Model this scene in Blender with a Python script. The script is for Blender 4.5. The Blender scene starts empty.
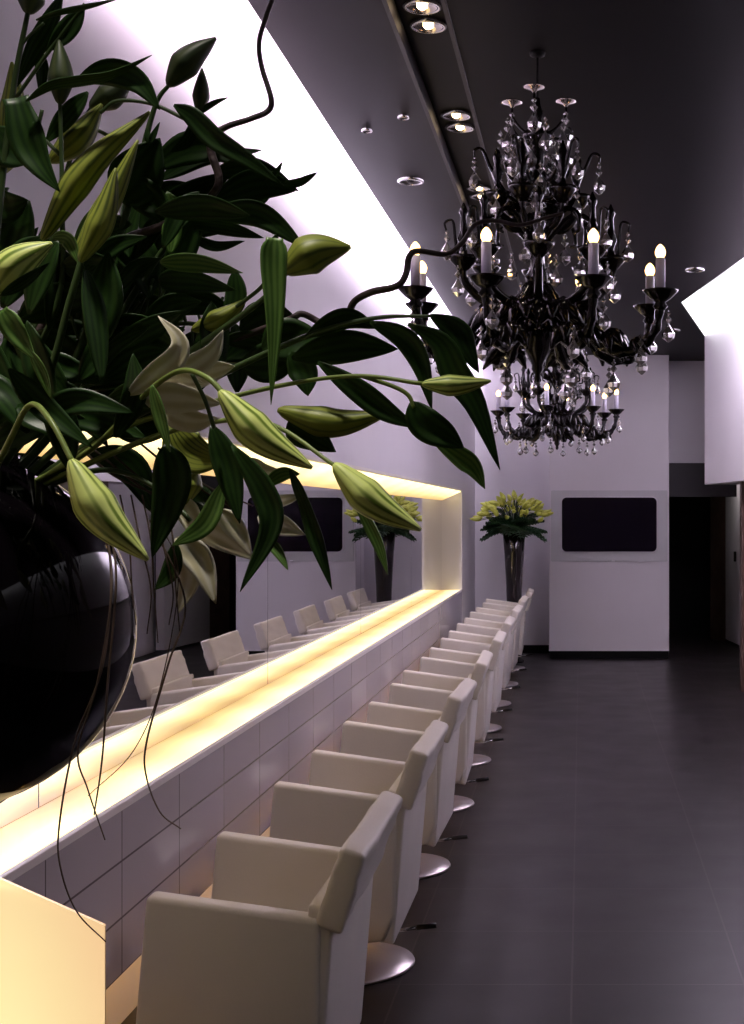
import bpy, bmesh, math, random
from mathutils import Vector, Matrix, Euler, noise

scene = bpy.context.scene
COL = scene.collection
PI = math.pi
R = math.radians

# ------------------------------------------------------------------ camera, world, lights
F = 1350.0                 # focal length in pixels of the 744-wide frame
VX, VY, EYE = 581.0, 515.0, 1.55
cam_d = bpy.data.cameras.new('camera')
cam = bpy.data.objects.new('camera', cam_d)
COL.objects.link(cam)
cam.location = (0, 0, EYE)
cam.rotation_euler = (R(90), 0, 0)
cam_d.sensor_fit = 'HORIZONTAL'
cam_d.sensor_width = 36.0
cam_d.lens = F * 36.0 / 744.0
# frame's longer side is the height; shift is measured in widths with a horizontal fit
cam_d.shift_x = -(VX - 372.0) / 744.0
cam_d.shift_y = (VY - 512.0) / 744.0
cam_d.clip_start = 0.05
scene.camera = cam

scene.view_settings.view_transform = 'Standard'
scene.view_settings.look = 'None'
scene.view_settings.exposure = 0.0
scene.view_settings.gamma = 1.0
scene.view_settings.use_curve_mapping = False
scene.cycles.use_denoising = True
scene.cycles.max_bounces = 8
scene.cycles.diffuse_bounces = 4
scene.cycles.glossy_bounces = 5
scene.cycles.transmission_bounces = 5
scene.cycles.caustics_reflective = False
scene.cycles.caustics_refractive = False
scene.cycles.sample_clamp_indirect = 6.0

world = bpy.data.worlds.new('world')
scene.world = world
world.use_nodes = True
world.node_tree.nodes['Background'].inputs[0].default_value = (0.20, 0.17, 0.24, 1)
world.node_tree.nodes['Background'].inputs[1].default_value = 0.05

CEIL = 3.28
def area(name, loc, sx, sy, energy, color, rot=(0, 0, 0), spread=180):
    d = bpy.data.lights.new(name, 'AREA')
    d.shape = 'RECTANGLE'; d.size = sx; d.size_y = sy
    d.energy = energy; d.color = color; d.spread = R(spread)
    o = bpy.data.objects.new(name, d); COL.objects.link(o)
    o.location = loc; o.rotation_euler = rot
    return o
def spot(name, loc, energy, color, angle=70, blend=0.6, radius=0.04, rot=(0, 0, 0)):
    d = bpy.data.lights.new(name, 'SPOT')
    d.energy = energy; d.color = color; d.spot_size = R(angle); d.spot_blend = blend
    d.shadow_soft_size = radius
    o = bpy.data.objects.new(name, d); COL.objects.link(o)
    o.location = loc; o.rotation_euler = rot
    return o
WARM = (1.0, 0.66, 0.34)
LILAC = (0.93, 0.80, 1.0)
XW = -1.19                 # face of the left wall
XC = -1.12                 # left edge of the ceiling slab
XM = -1.39                 # mirror plane
YB, YE = 15.16, 13.5       # back wall, end of the mirror niche
# wall-washer lamps on the edges of the ceiling slab, shining on the curved heads of both walls
area('cove_lamp_left_near', (-1.135, 4.7, CEIL + 0.14), 0.16, 4.8, 88, (1.0, 0.78, 0.97), rot=(0, R(72), 0))
area('cove_lamp_left_far', (-1.135, 11.1, CEIL + 0.14), 0.16, 7.8, 270, LILAC, rot=(0, R(72), 0))
area('cove_lamp_right', (1.19, 8.75, CEIL + 0.15), 0.18, 6.0, 270, LILAC, rot=(0, R(-72), R(8.2)))
# ceiling channel downlights; the nearest, out of view, is added to light the bouquet
DOWN_Y = [1.10, 2.10, 3.44, 4.78, 6.09, 7.43, 8.78, 10.1, 11.45, 12.8]
for y, e in zip(DOWN_Y, [105, 4, 3, 20, 20, 20, 14, 14, 14, 14]):
    spot('channel_and_bouquet_lamp', (-0.56, y, CEIL - 0.01), e, (1.0, 0.92, 0.84) if y < 2 else (1.0, 0.84, 0.68), 44 if y < 2 else 62, 0.7, 0.05)
spot('soffit_lamp', (1.36, 12.5, 1.84), 7, (1.0, 0.62, 0.30), 60, 0.5, 0.02, rot=(R(-12), 0, 0))
area('corridor_fill', (1.62, 15.6, 2.12), 0.2, 0.2, 2.6, (1.0, 0.9, 0.88))  # unseen fill added to brighten the door panel
# warm tubes in the foot recess
area('foot_recess_lamp', (XW - 0.03, 6.7, 0.345), 0.05, 13.0, 20, (1.0, 0.52, 0.13))

# ------------------------------------------------------------------ helpers
def P(x, y, Z):
    """world point seen at photo pixel (x, y) at the distance Z from the camera"""
    return Vector(((x - VX) * Z / F, Z, EYE - (y - VY) * Z / F))

def nt(name):
    m = bpy.data.materials.new(name); m.use_nodes = True
    t = m.node_tree
    b = t.nodes['Principled BSDF']
    return m, t, b

def mat(name, col, rough=0.5, metal=0.0, spec=0.5, coat=0.0, trans=0.0, emit=None, es=0.0,
        vary=0.0, vscale=12.0, bump=0.0, bscale=80.0, ior=1.45, coat_rough=0.05):
    m, t, b = nt(name)
    c = (*col, 1)
    b.inputs['Base Color'].default_value = c
    b.inputs['Roughness'].default_value = rough
    b.inputs['Metallic'].default_value = metal
    b.inputs['Specular IOR Level'].default_value = spec
    b.inputs['Coat Weight'].default_value = coat
    b.inputs['Coat Roughness'].default_value = coat_rough
    b.inputs['Transmission Weight'].default_value = trans
    b.inputs['IOR'].default_value = ior
    if emit:
        b.inputs['Emission Color'].default_value = (*emit, 1)
        b.inputs['Emission Strength'].default_value = es
    if vary or bump:
        tc = t.nodes.new('ShaderNodeTexCoord')
        n = t.nodes.new('ShaderNodeTexNoise'); n.inputs['Scale'].default_value = vscale
        n.inputs['Detail'].default_value = 4
        t.links.new(tc.outputs['Object'], n.inputs['Vector'])
        if vary:
            r = t.nodes.new('ShaderNodeValToRGB')
            r.color_ramp.elements[0].position = 0.3
            r.color_ramp.elements[1].position = 0.7
            r.color_ramp.elements[0].color = (*[max(0, k * (1 - vary)) for k in col], 1)
            r.color_ramp.elements[1].color = (*[min(1, k * (1 + vary)) for k in col], 1)
            t.links.new(n.outputs['Fac'], r.inputs['Fac'])
            t.links.new(r.outputs['Color'], b.inputs['Base Color'])
        if bump:
            n2 = t.nodes.new('ShaderNodeTexNoise'); n2.inputs['Scale'].default_value = bscale
            t.links.new(tc.outputs['Object'], n2.inputs['Vector'])
            bp = t.nodes.new('ShaderNodeBump'); bp.inputs['Strength'].default_value = bump
            bp.inputs['Distance'].default_value = 0.01
            t.links.new(n2.outputs['Fac'], bp.inputs['Height'])
            t.links.new(bp.outputs['Normal'], b.inputs['Normal'])
    return m

def emat(name, col, strength):
    m = bpy.data.materials.new(name); m.use_nodes = True
    t = m.node_tree; t.nodes.clear()
    e = t.nodes.new('ShaderNodeEmission'); o = t.nodes.new('ShaderNodeOutputMaterial')
    e.inputs[0].default_value = (*col, 1); e.inputs[1].default_value = strength
    t.links.new(e.outputs[0], o.inputs[0])
    return m

def tag(o, label=None, cat=None, group=None, kind=None):
    if label: o['label'] = label
    if cat: o['category'] = cat
    if group: o['group'] = group
    if kind: o['kind'] = kind
    return o

def empty(name, loc=(0, 0, 0), rz=0.0):
    o = bpy.data.objects.new(name, None); COL.objects.link(o)
    o.location = loc; o.rotation_euler = (0, 0, rz)
    o.empty_display_size = 0.05
    return o

def build(bm, name, m, parent=None, smooth=False, local=True):
    bmesh.ops.recalc_face_normals(bm, faces=bm.faces[:])
    me = bpy.data.meshes.new(name); bm.to_mesh(me); bm.free()
    if smooth:
        for p in me.polygons: p.use_smooth = True
    if m: me.materials.append(m)
    o = bpy.data.objects.new(name, me); COL.objects.link(o)
    if parent: o.parent = parent
    return o

def angle_smooth(o, deg=40):
    for p in o.data.polygons: p.use_smooth = True
    try:
        o.data.set_sharp_from_angle(angle=R(deg))
    except Exception:
        pass
    return o

def box(bm, a, b, bevel=0.0, seg=2):
    x0, y0, z0 = [min(a[i], b[i]) for i in range(3)]
    x1, y1, z1 = [max(a[i], b[i]) for i in range(3)]
    vs = [bm.verts.new(v) for v in ((x0,y0,z0),(x1,y0,z0),(x1,y1,z0),(x0,y1,z0),
                                    (x0,y0,z1),(x1,y0,z1),(x1,y1,z1),(x0,y1,z1))]
    fs = [bm.faces.new([vs[i] for i in q]) for q in
          ((3,2,1,0),(4,5,6,7),(0,1,5,4),(1,2,6,5),(2,3,7,6),(3,0,4,7))]
    if bevel:
        es = list({e for f in fs for e in f.edges})
        bmesh.ops.bevel(bm, geom=es, offset=bevel, segments=seg, affect='EDGES', profile=0.5)
    return bm

def prism(bm, pts, axis, lo, hi, bevel=0.0, seg=2):
    """polygon in the plane across `axis`, pushed from lo to hi"""
    def v3(p, k):
        if axis == 'x': return (k, p[0], p[1])
        if axis == 'y': return (p[0], k, p[1])
        return (p[0], p[1], k)
    A = [bm.verts.new(v3(p, lo)) for p in pts]
    B = [bm.verts.new(v3(p, hi)) for p in pts]
    n = len(pts)
    fs = [bm.faces.new(A[::-1]), bm.faces.new(B)]
    for i in range(n):
        fs.append(bm.faces.new((A[i], A[(i+1) % n], B[(i+1) % n], B[i])))
    bmesh.ops.recalc_face_normals(bm, faces=fs)
    if bevel:
        es = list({e for f in fs for e in f.edges})
        bmesh.ops.bevel(bm, geom=es, offset=bevel, segments=seg, affect='EDGES', profile=0.5)
    return bm

def lathe(bm, prof, n=24, c=(0, 0, 0), cap=True, lob=0, amp=0.0):
    rings = []
    for r, z in prof:
        ring = []
        for i in range(n):
            a = 2 * PI * i / n
            rr = r * (1 + (amp * math.cos(lob * a) if lob else 0))
            ring.append(bm.verts.new((c[0] + rr*math.cos(a), c[1] + rr*math.sin(a), c[2] + z)))
        rings.append(ring)
    for a, b in zip(rings, rings[1:]):
        for i in range(n):
            bm.faces.new((a[i], a[(i+1) % n], b[(i+1) % n], b[i]))
    if cap:
        bm.faces.new(rings[0][::-1]); bm.faces.new(rings[-1])
    return bm

def catmull(pts, n=6):
    P_ = [Vector(p) for p in pts]
    if len(P_) < 3:
        return [P_[0].lerp(P_[-1], i / n) for i in range(n + 1)]
    ext = [P_[0] * 2 - P_[1]] + P_ + [P_[-1] * 2 - P_[-2]]
    out = []
    for i in range(1, len(ext) - 2):
        a, b, c, d = ext[i-1:i+3]
        for k in range(n):
            t = k / n
            out.append(0.5 * ((2*b) + (c-a)*t + (2*a-5*b+4*c-d)*t*t + (3*b-a-3*c+d)*t**3))
    out.append(P_[-1].copy())
    return out

def tube(bm, pts, radii, n=8, cap=True):
    """pts: list of Vectors, radii: number, list or function of 0..1"""
    m = len(pts)
    if callable(radii): rs = [radii(i / (m - 1)) for i in range(m)]
    elif isinstance(radii, (int, float)): rs = [radii] * m
    else:
        k = len(radii); rs = []
        for i in range(m):
            t = i / (m - 1) * (k - 1); j = min(int(t), k - 2)
            rs.append(radii[j] + (radii[j+1] - radii[j]) * (t - j))
    tang = []
    for i in range(m):
        t = pts[min(i+1, m-1)] - pts[max(i-1, 0)]
        tang.append(t.normalized() if t.length > 1e-9 else Vector((0, 0, 1)))
    up = Vector((0, 0, 1)) if abs(tang[0].z) < 0.9 else Vector((1, 0, 0))
    nrm = tang[0].cross(up).normalized()
    rings = []
    for i in range(m):
        nrm = (nrm - tang[i] * nrm.dot(tang[i]))
        nrm = nrm.normalized() if nrm.length > 1e-6 else tang[i].orthogonal().normalized()
        bi = tang[i].cross(nrm)
        rings.append([bm.verts.new(pts[i] + (nrm*math.cos(2*PI*k/n) + bi*math.sin(2*PI*k/n)) * rs[i]) for k in range(n)])
    for a, b in zip(rings, rings[1:]):
        for k in range(n):
            bm.faces.new((a[k], a[(k+1) % n], b[(k+1) % n], b[k]))
    if cap:
        bm.faces.new(rings[0][::-1]); bm.faces.new(rings[-1])
    return bm

def children(o): return [c for c in bpy.data.objects if c.parent == o]
def copy_tree(o, parent=None):
    c = o.copy(); COL.objects.link(c)
    if parent: c.parent = parent
    for ch in children(o): copy_tree(ch, c)
    return c
# ------------------------------------------------------------------ materials
M_white = mat('white_paint', (0.74, 0.72, 0.75), 0.45, vary=0.02, vscale=2.0, bump=0.02, bscale=200)
M_block = mat('white_lacquer', (0.74, 0.71, 0.74), 0.35, vary=0.015, vscale=2.0)
M_ceil = mat('plum_black_ceiling', (0.0030, 0.0020, 0.0030), 0.42, vary=0.1, vscale=1.5, spec=0.06)
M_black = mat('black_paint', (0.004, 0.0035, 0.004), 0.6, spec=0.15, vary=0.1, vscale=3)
M_char = mat('charcoal_paint', (0.014, 0.012, 0.014), 0.5, vary=0.1, vscale=3)
M_brown = mat('brown_wood', (0.075, 0.045, 0.035), 0.4, vary=0.25, vscale=9, bump=0.05)
M_mirror = mat('mirror_silver', (0.86, 0.86, 0.88), 0.0, 1.0)
M_chrome = mat('chrome', (0.75, 0.74, 0.76), 0.12, 1.0)
M_blackmetal = mat('black_metal', (0.012, 0.011, 0.012), 0.35, 0.3)

def brick_mat(name, c1, joint, rough, w, h, plane, off=(0, 0, 0), mortar=0.004, bumpk=0.25, spec=0.5, vary=0.15, coat=0.0):
    m, t, b = nt(name)
    tc = t.nodes.new('ShaderNodeTexCoord')
    mp = t.nodes.new('ShaderNodeMapping')
    sep = t.nodes.new('ShaderNodeSeparateXYZ'); com = t.nodes.new('ShaderNodeCombineXYZ')
    t.links.new(tc.outputs['Object'], mp.inputs['Vector'])
    mp.inputs['Location'].default_value = off
    t.links.new(mp.outputs['Vector'], sep.inputs[0])
    a, c = {'xy': ('X', 'Y'), 'yz': ('Y', 'Z')}[plane]
    t.links.new(sep.outputs[a], com.inputs['X']); t.links.new(sep.outputs[c], com.inputs['Y'])
    br = t.nodes.new('ShaderNodeTexBrick')
    br.offset = 0.0; br.squash = 1.0
    br.inputs['Scale'].default_value = 1.0
    br.inputs['Brick Width'].default_value = w
    br.inputs['Row Height'].default_value = h
    br.inputs['Mortar Size'].default_value = mortar
    br.inputs['Mortar Smooth'].default_value = 0.1
    br.inputs['Color1'].default_value = (*[k*(1-vary) for k in c1], 1)
    br.inputs['Color2'].default_value = (*[k*(1+vary) for k in c1], 1)
    br.inputs['Mortar'].default_value = (*joint, 1)
    t.links.new(com.outputs[0], br.inputs['Vector'])
    n = t.nodes.new('ShaderNodeTexNoise'); n.inputs['Scale'].default_value = 3.0; n.inputs['Detail'].default_value = 6
    t.links.new(tc.outputs['Object'], n.inputs['Vector'])
    mx = t.nodes.new('ShaderNodeMixRGB'); mx.blend_type = 'OVERLAY'; mx.inputs[0].default_value = vary
    t.links.new(br.outputs['Color'], mx.inputs[1]); t.links.new(n.outputs['Fac'], mx.inputs[2])
    t.links.new(mx.outputs[0], b.inputs['Base Color'])
    bp = t.nodes.new('ShaderNodeBump'); bp.inputs['Strength'].default_value = bumpk; bp.inputs['Distance'].default_value = 0.004
    bp.invert = True
    t.links.new(br.outputs['Fac'], bp.inputs['Height']); t.links.new(bp.outputs['Normal'], b.inputs['Normal'])
    mr = t.nodes.new('ShaderNodeMapRange')
    mr.inputs['To Min'].default_value = rough * 0.8; mr.inputs['To Max'].default_value = rough * 1.25
    t.links.new(n.outputs['Fac'], mr.inputs['Value']); t.links.new(mr.outputs[0], b.inputs['Roughness'])
    b.inputs['Specular IOR Level'].default_value = spec
    b.inputs['Coat Weight'].default_value = coat
    return m
M_floor = brick_mat('slate_tiles', (0.0105, 0.0080, 0.0088), (0.042, 0.034, 0.033), 0.36, 0.57, 0.57, 'xy', off=(0.03, 0.1, 0), mortar=0.0035, spec=0.26)
M_tile = brick_mat('white_gloss_tiles', (0.42, 0.385, 0.44), (0.11, 0.09, 0.11), 0.09, 0.50, 0.1467, 'yz', off=(0, 0.1, 0.0), mortar=0.003, bumpk=0.2, vary=0.03)

def struct(name, bm, m, kind='structure'):
    o = build(bm, name, m); o['kind'] = kind
    return o

YF = -1.6
# floor
bm = bmesh.new(); box(bm, (-1.8, YF, -0.1), (4.2, 18.0, 0.0)); struct('floor', bm, M_floor)

# ceiling slab: polygon with a slot along the left wall and a splayed cove along the right one
def rw(y): return 1.2 + (13.1 - y) * 0.115          # face of the right wall at distance y
def ce(y): return 0.816 + (11.0 - y) * 0.1446       # edge of the ceiling in front of it
GL, GR = -0.654, -0.465                              # the sunk channel for the downlights
bm = bmesh.new()
T = CEIL + 0.34
prism(bm, [(XC, YF), (GL, YF), (GL, YB), (XC, YB)], 'z', CEIL, T)
prism(bm, [(GR, YF), (ce(YF), YF), (0.816, 11.0), (1.2, 13.1), (2.4, 13.1), (2.4, YB), (GR, YB)], 'z', CEIL, T)
box(bm, (GL, YF, CEIL + 0.07), (GR, YB, T))
struct('ceiling', bm, M_ceil)
bm = bmesh.new()
box(bm, (GL - 0.012, YF, CEIL - 0.012), (GL + 0.004, YB, CEIL + 0.06)); struct('trim_1', bm, M_char)
bm = bmesh.new()
box(bm, (GR - 0.004, YF, CEIL - 0.012), (GR + 0.012, YB, CEIL + 0.06)); struct('trim_2', bm, M_char)
# lids over the two coves
bm = bmesh.new(); box(bm, (-1.72, YF, T), (XC, YB, T + 0.05)); struct('ceiling.001', bm, M_white)
bm = bmesh.new(); box(bm, (0.6, YF, T), (3.4, 13.1, T + 0.05)); struct('ceiling.002', bm, M_white)

# glowing strips added on the slab edges so the right cove shows white
cl = empty('cove_glow', (0.816, 11.0, CEIL)); tag(cl, 'white glow strips added along the ceiling edge above the right wall', 'light')
M_diff = emat('cove_strip_glow', (0.96, 0.95, 1.0), 3.0)
e1 = Vector((ce(YF) - 0.816, YF - 11.0, 0)); e2 = Vector((1.2 - 0.816, 2.1, 0))
bm = bmesh.new(); prism(bm, [(0.003, 0), (e1.x + 0.003, e1.y), (e1.x + 0.02, e1.y), (0.02, 0)], 'z', 0.03, 0.335); build(bm, 'long_glow_strip', M_diff, cl)
bm = bmesh.new(); prism(bm, [(0.004, 0.0), (e2.x + 0.004, e2.y - 0.01), (e2.x + 0.012, e2.y - 0.03), (0.02, 0.0)], 'z', 0.004, 0.335); build(bm, 'end_glow_strip', M_diff, cl)

# left wall: above the niche, beyond the niche, with the niche cut out of it
bm = bmesh.new()
head = [(XW - 0.24 * ((z - 2.6) / 0.68) ** 2, z) for z in [2.6 + (T - 2.6) * i / 24 for i in range(25)]]
prism(bm, [(-1.72, 1.81), (XW, 1.81)] + head + [(-1.72, T)], 'y', YF, YB)
box(bm, (-1.6, YE, 0.0), (XW, YB, 1.81))
box(bm, (-1.6, YF, 0.0), (XW, 0.6, 1.81))
angle_smooth(struct('wall_left', bm, M_white), 30)
# niche head: sloped plaster board above the added glowing sheet
bm = bmesh.new()
prism(bm, [(XW, 1.81), (XW, 1.795), (XM, 1.705), (XM, 1.81)], 'y', 0.6, YE)
M_niche = mat('niche_paint', (0.80, 0.77, 0.70), 0.4)
struct('trim_3', bm, M_niche)
# wall behind the mirrors and behind the foot recess
bm = bmesh.new(); box(bm, (-1.62, 0.6, 0.0), (XM - 0.012, YE, 1.81)); struct('wall_left.001', bm, M_white)

# back wall with the doorway at its right
DX0, DX1, DZ = 0.97, 2.05, 2.134
bm = bmesh.new()
box(bm, (-1.72, YB, 0.0), (DX0, YB + 0.15, T))
box(bm, (DX0, YB, DZ), (2.9, YB + 0.15, T))
box(bm, (DX1, YB, 0.0), (2.9, YB + 0.15, DZ))
struct('wall_back', bm, M_white)
bm = bmesh.new(); box(bm, (XW, YB - 0.015, 0.0), (-0.34, YB, 0.09)); struct('baseboard_back', bm, M_black)
# projecting block that carries the television
BX0, BX1, BY = -0.346, 0.952, 14.6
bm = bmesh.new(); box(bm, (BX0, BY, 0.085), (BX1, YB, CEIL), 0.004, 1)
struct('wall_back.001', bm, M_block)
bm = bmesh.new(); box(bm, (BX0 + 0.01, BY + 0.012, 0.0), (BX1 - 0.005, YB, 0.085)); struct('baseboard_back.001', bm, M_black)
bm = bmesh.new(); box(bm, (BX0 - 0.002, BY - 0.006, 0.08), (BX1 + 0.002, BY + 0.02, 0.094)); struct('trim_4', bm, M_white)

# corridor behind the doorway
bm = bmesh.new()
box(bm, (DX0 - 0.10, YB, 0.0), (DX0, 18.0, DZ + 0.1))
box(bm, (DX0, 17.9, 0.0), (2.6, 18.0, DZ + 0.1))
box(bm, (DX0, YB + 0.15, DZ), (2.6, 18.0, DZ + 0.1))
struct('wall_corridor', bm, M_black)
bm = bmesh.new(); box(bm, (DX0, YB + 0.02, 1.755), (1.75, YB + 0.10, DZ)); struct('trim_5', bm, M_char)
bm = bmesh.new()
prism(bm, [(1.62, 16.9), (1.77, 16.55), (1.80, 16.58), (1.66, 16.95)], 'z', 0.0, DZ); struct('trim_6', bm, M_brown)
bm = bmesh.new()
prism(bm, [(1.772, 16.55), (1.905, 15.18), (2.0, 15.18), (1.87, 16.6)], 'z', 0.03, DZ)
dr = struct('door_1', bm, M_white)
bm = bmesh.new(); box(bm, (1.80, 15.9, 1.0), (1.83, 15.93, 1.12), 0.006)
o = build(bm, 'door_handle', M_blackmetal, dr)

# right wall: overhanging white upper part, lower wall set back
bm = bmesh.new()
UZ = 1.845
prism(bm, [(rw(13.1), 13.1), (rw(YF), YF), (rw(YF) + 0.55, YF), (rw(13.1) + 0.55, 13.1)], 'z', UZ, T)
struct('wall_right', bm, M_white)
bm = bmesh.new()
prism(bm, [(rw(11.4) + 0.45, 11.4), (rw(YF) + 0.45, YF), (rw(YF) + 0.6, YF), (rw(11.4) + 0.6, 11.4)], 'z', 0.0, UZ)
struct('wall_right.001', bm, M_white)
bm = bmesh.new(); box(bm, (2.05, 11.0, 0.0), (2.9, YB, T)); struct('wall_right.002', bm, M_white)
bm = bmesh.new()
prism(bm, [(1.405, 11.96), (1.405, 11.80), (1.52, 11.80), (1.52, 11.96)], 'z', 0.0, UZ, 0.004, 1); struct('trim_7', bm, M_brown)
# wall behind the photographer
bm = bmesh.new(); box(bm, (-1.8, YF - 0.1, 0), (4.2, YF, T)); struct('wall_front', bm, mat('grey_paint', (0.08, 0.07, 0.08), 0.6))

# ------------------------------------------------------------------ tiled counter with its glowing ledge
counter = empty('wall_counter', (XW, 0.6, 0.36))
tag(counter, 'long white tiled counter under the mirrors with a glowing yellow ledge', 'counter')
LZ = 0.80
bm = bmesh.new(); box(bm, (-0.06, 0, 0), (0, YE - 0.6, LZ - 0.36 - 0.012)); build(bm, 'tile_front', M_tile, counter)
def ledge_mat():
    m, t, b = nt('glowing_frosted_glass')
    b.inputs['Base Color'].default_value = (0.42, 0.33, 0.20, 1); b.inputs['Roughness'].default_value = 0.3
    tc = t.nodes.new('ShaderNodeTexCoord'); sep = t.nodes.new('ShaderNodeSeparateXYZ')
    t.links.new(tc.outputs['Object'], sep.inputs[0])
    # strip light put into the emission: hot spots every 0.6 m and a brighter front edge
    w = t.nodes.new('ShaderNodeMath'); w.operation = 'SINE'
    k = t.nodes.new('ShaderNodeMath'); k.operation = 'MULTIPLY'; k.inputs[1].default_value = 2 * PI / 0.62
    t.links.new(sep.outputs['Y'], k.inputs[0]); t.links.new(k.outputs[0], w.inputs[0])
    mr = t.nodes.new('ShaderNodeMapRange'); mr.inputs['From Min'].default_value = -0.2; mr.inputs['From Max'].default_value = 0.0
    mr.inputs['To Min'].default_value = 0.40; mr.inputs['To Max'].default_value = 1.2
    t.links.new(sep.outputs['X'], mr.inputs['Value'])
    a = t.nodes.new('ShaderNodeMath'); a.operation = 'MULTIPLY_ADD'; a.inputs[1].default_value = 0.13; a.inputs[2].default_value = 1.0
    t.links.new(w.outputs[0], a.inputs[0])
    c = t.nodes.new('ShaderNodeMath'); c.operation = 'MULTIPLY'
    t.links.new(a.outputs[0], c.inputs[0]); t.links.new(mr.outputs[0], c.inputs[1])
    d = t.nodes.new('ShaderNodeMath'); d.operation = 'MULTIPLY'; d.inputs[1].default_value = 1.8
    t.links.new(c.outputs[0], d.inputs[0])
    t.links.new(d.outputs[0], b.inputs['Emission Strength'])
    rp_ = t.nodes.new('ShaderNodeValToRGB')
    rp_.color_ramp.elements[0].color = (1.0, 0.64, 0.22, 1); rp_.color_ramp.elements[1].color = (1.0, 0.82, 0.42, 1)
    rp_.color_ramp.elements[0].position = 0.45; rp_.color_ramp.elements[1].position = 1.1 / 1.2
    t.links.new(mr.outputs[0], rp_.inputs[0]); t.links.new(rp_.outputs[0], b.inputs['Emission Color'])
    return m
M_ledge = ledge_mat()
bm = bmesh.new(); box(bm, (XM - XW + 0.002, 0, LZ - 0.36 - 0.05), (-0.022, YE - 0.6, LZ - 0.36)); build(bm, 'glass_ledge', M_ledge, counter)
bm = bmesh.new(); box(bm, (-0.0225, 0, LZ - 0.36 - 0.012), (-0.009, YE - 0.6, LZ - 0.36 + 0.002)); build(bm, 'light_strip', emat('strip_light', (1.0, 0.84, 0.55), 1.6), counter)
bm = bmesh.new(); box(bm, (-0.009, 0, LZ - 0.36 - 0.014), (0.006, YE - 0.6, LZ - 0.36 + 0.008), 0.002, 1); build(bm, 'ledge_trim', mat('ledge_trim_white', (0.8, 0.77, 0.78), 0.25), counter)

# glowing sheet added along the niche head in place of strip light on plaster
tl = empty('niche_glow', (XW, 0.7, 1.79))
tag(tl, 'long glowing yellow sheet added along the top of the mirror niche', 'light')
bm = bmesh.new(); prism(bm, [(-0.012, 0.0), (-0.012, -0.010), (XM - XW + 0.004, -0.093), (XM - XW + 0.004, -0.080)], 'y', 0, YE - 0.72)
build(bm, 'glass_panel', M_ledge, tl)

# mirrors
seams = [0.62, 0.93, 3.46, 5.99, 8.52, 11.05, YE - 0.005]
names_m = ['silvered mirror panel behind the big vase at the near end of the wall', 'silvered mirror panel above the ledge beside the nearest chairs, behind the bouquet',
           'silvered mirror panel second along the wall, behind the hanging lily leaves', 'silvered mirror panel third along the wall reflecting chair backs and dark screen',
           'silvered mirror panel fourth along the wall just before the far end one', 'silvered mirror panel at the far end of the niche reflecting the tall vase']
for i in range(6):
    bm = bmesh.new(); box(bm, (XM - 0.010, seams[i] + 0.003, LZ - 0.05), (XM, seams[i+1] - 0.003, 1.70))
    o = build(bm, 'mirror', M_mirror); tag(o, names_m[i], 'mirror', 'mirror panels along the left wall')

# ------------------------------------------------------------------ downlights
M_refl = mat('lamp_reflector', (0.9, 0.82, 0.74), 0.15, 1.0)
M_bulb = emat('downlight_bulb', (1.0, 0.72, 0.40), 14)
def downlight(x, y, label, lit=True, r=0.055, z=CEIL + 0.07):
    t = empty('downlight', (x, y, z)); tag(t, label, 'downlight', 'recessed lamps in the ceiling')
    bm = bmesh.new(); lathe(bm, [(r*1.25, 0), (r*1.25, -0.012), (r, -0.014), (r*0.96, -0.004), (r*0.96, 0)], 28, cap=False)
    build(bm, 'ring', M_chrome, t, True)
    bm = bmesh.new(); lathe(bm, [(r*0.96, -0.010), (r*0.75, -0.004), (r*0.3, -0.001)], 24, cap=False)
    build(bm, 'reflector', M_refl if lit else mat('dark_reflector', (0.05, 0.045, 0.05), 0.3, 0.6), t, True)
    bm = bmesh.new(); lathe(bm, [(r*0.34, -0.001), (r*0.34, -0.010), (r*0.2, -0.016)], 16)
    build(bm, 'bulb', M_bulb if lit else M_char, t, True)
    return t
ordn = ['nearest', 'second', 'third', 'fourth', 'fifth', 'sixth', 'seventh', 'eighth', 'ninth', 'tenth', 'eleventh', 'twelfth']
vis = [(4.70, 'at the top edge of the picture'), (6.0, 'left of the chandelier top'), (7.35, 'behind the upper arms of the large chandelier')]
for y, w in vis:
    downlight(-0.56, y + 0.06, 'lit ceiling downlight ' + w + ', front of its pair', True)
    downlight(-0.56, y + 0.25, 'lit ceiling downlight ' + w + ', back of its pair', True)
downlight(-0.88, 6.97, 'unlit round recessed downlight with thin ring above the bright left wall', False, 0.055, CEIL)
downlight(0.80, 9.5, 'unlit recessed downlight in the dark ceiling beside the right cove', False, 0.055, CEIL)
downlight(0.86, 12.6, 'unlit recessed downlight in the dark ceiling near the doorway', False, 0.055, CEIL)
downlight(-0.96, 6.05, 'small chrome ceiling light near the left cove, left of two', False, 0.02, CEIL)
downlight(-0.77, 5.85, 'small chrome ceiling light near the left cove, right of two', False, 0.02, CEIL)
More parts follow.
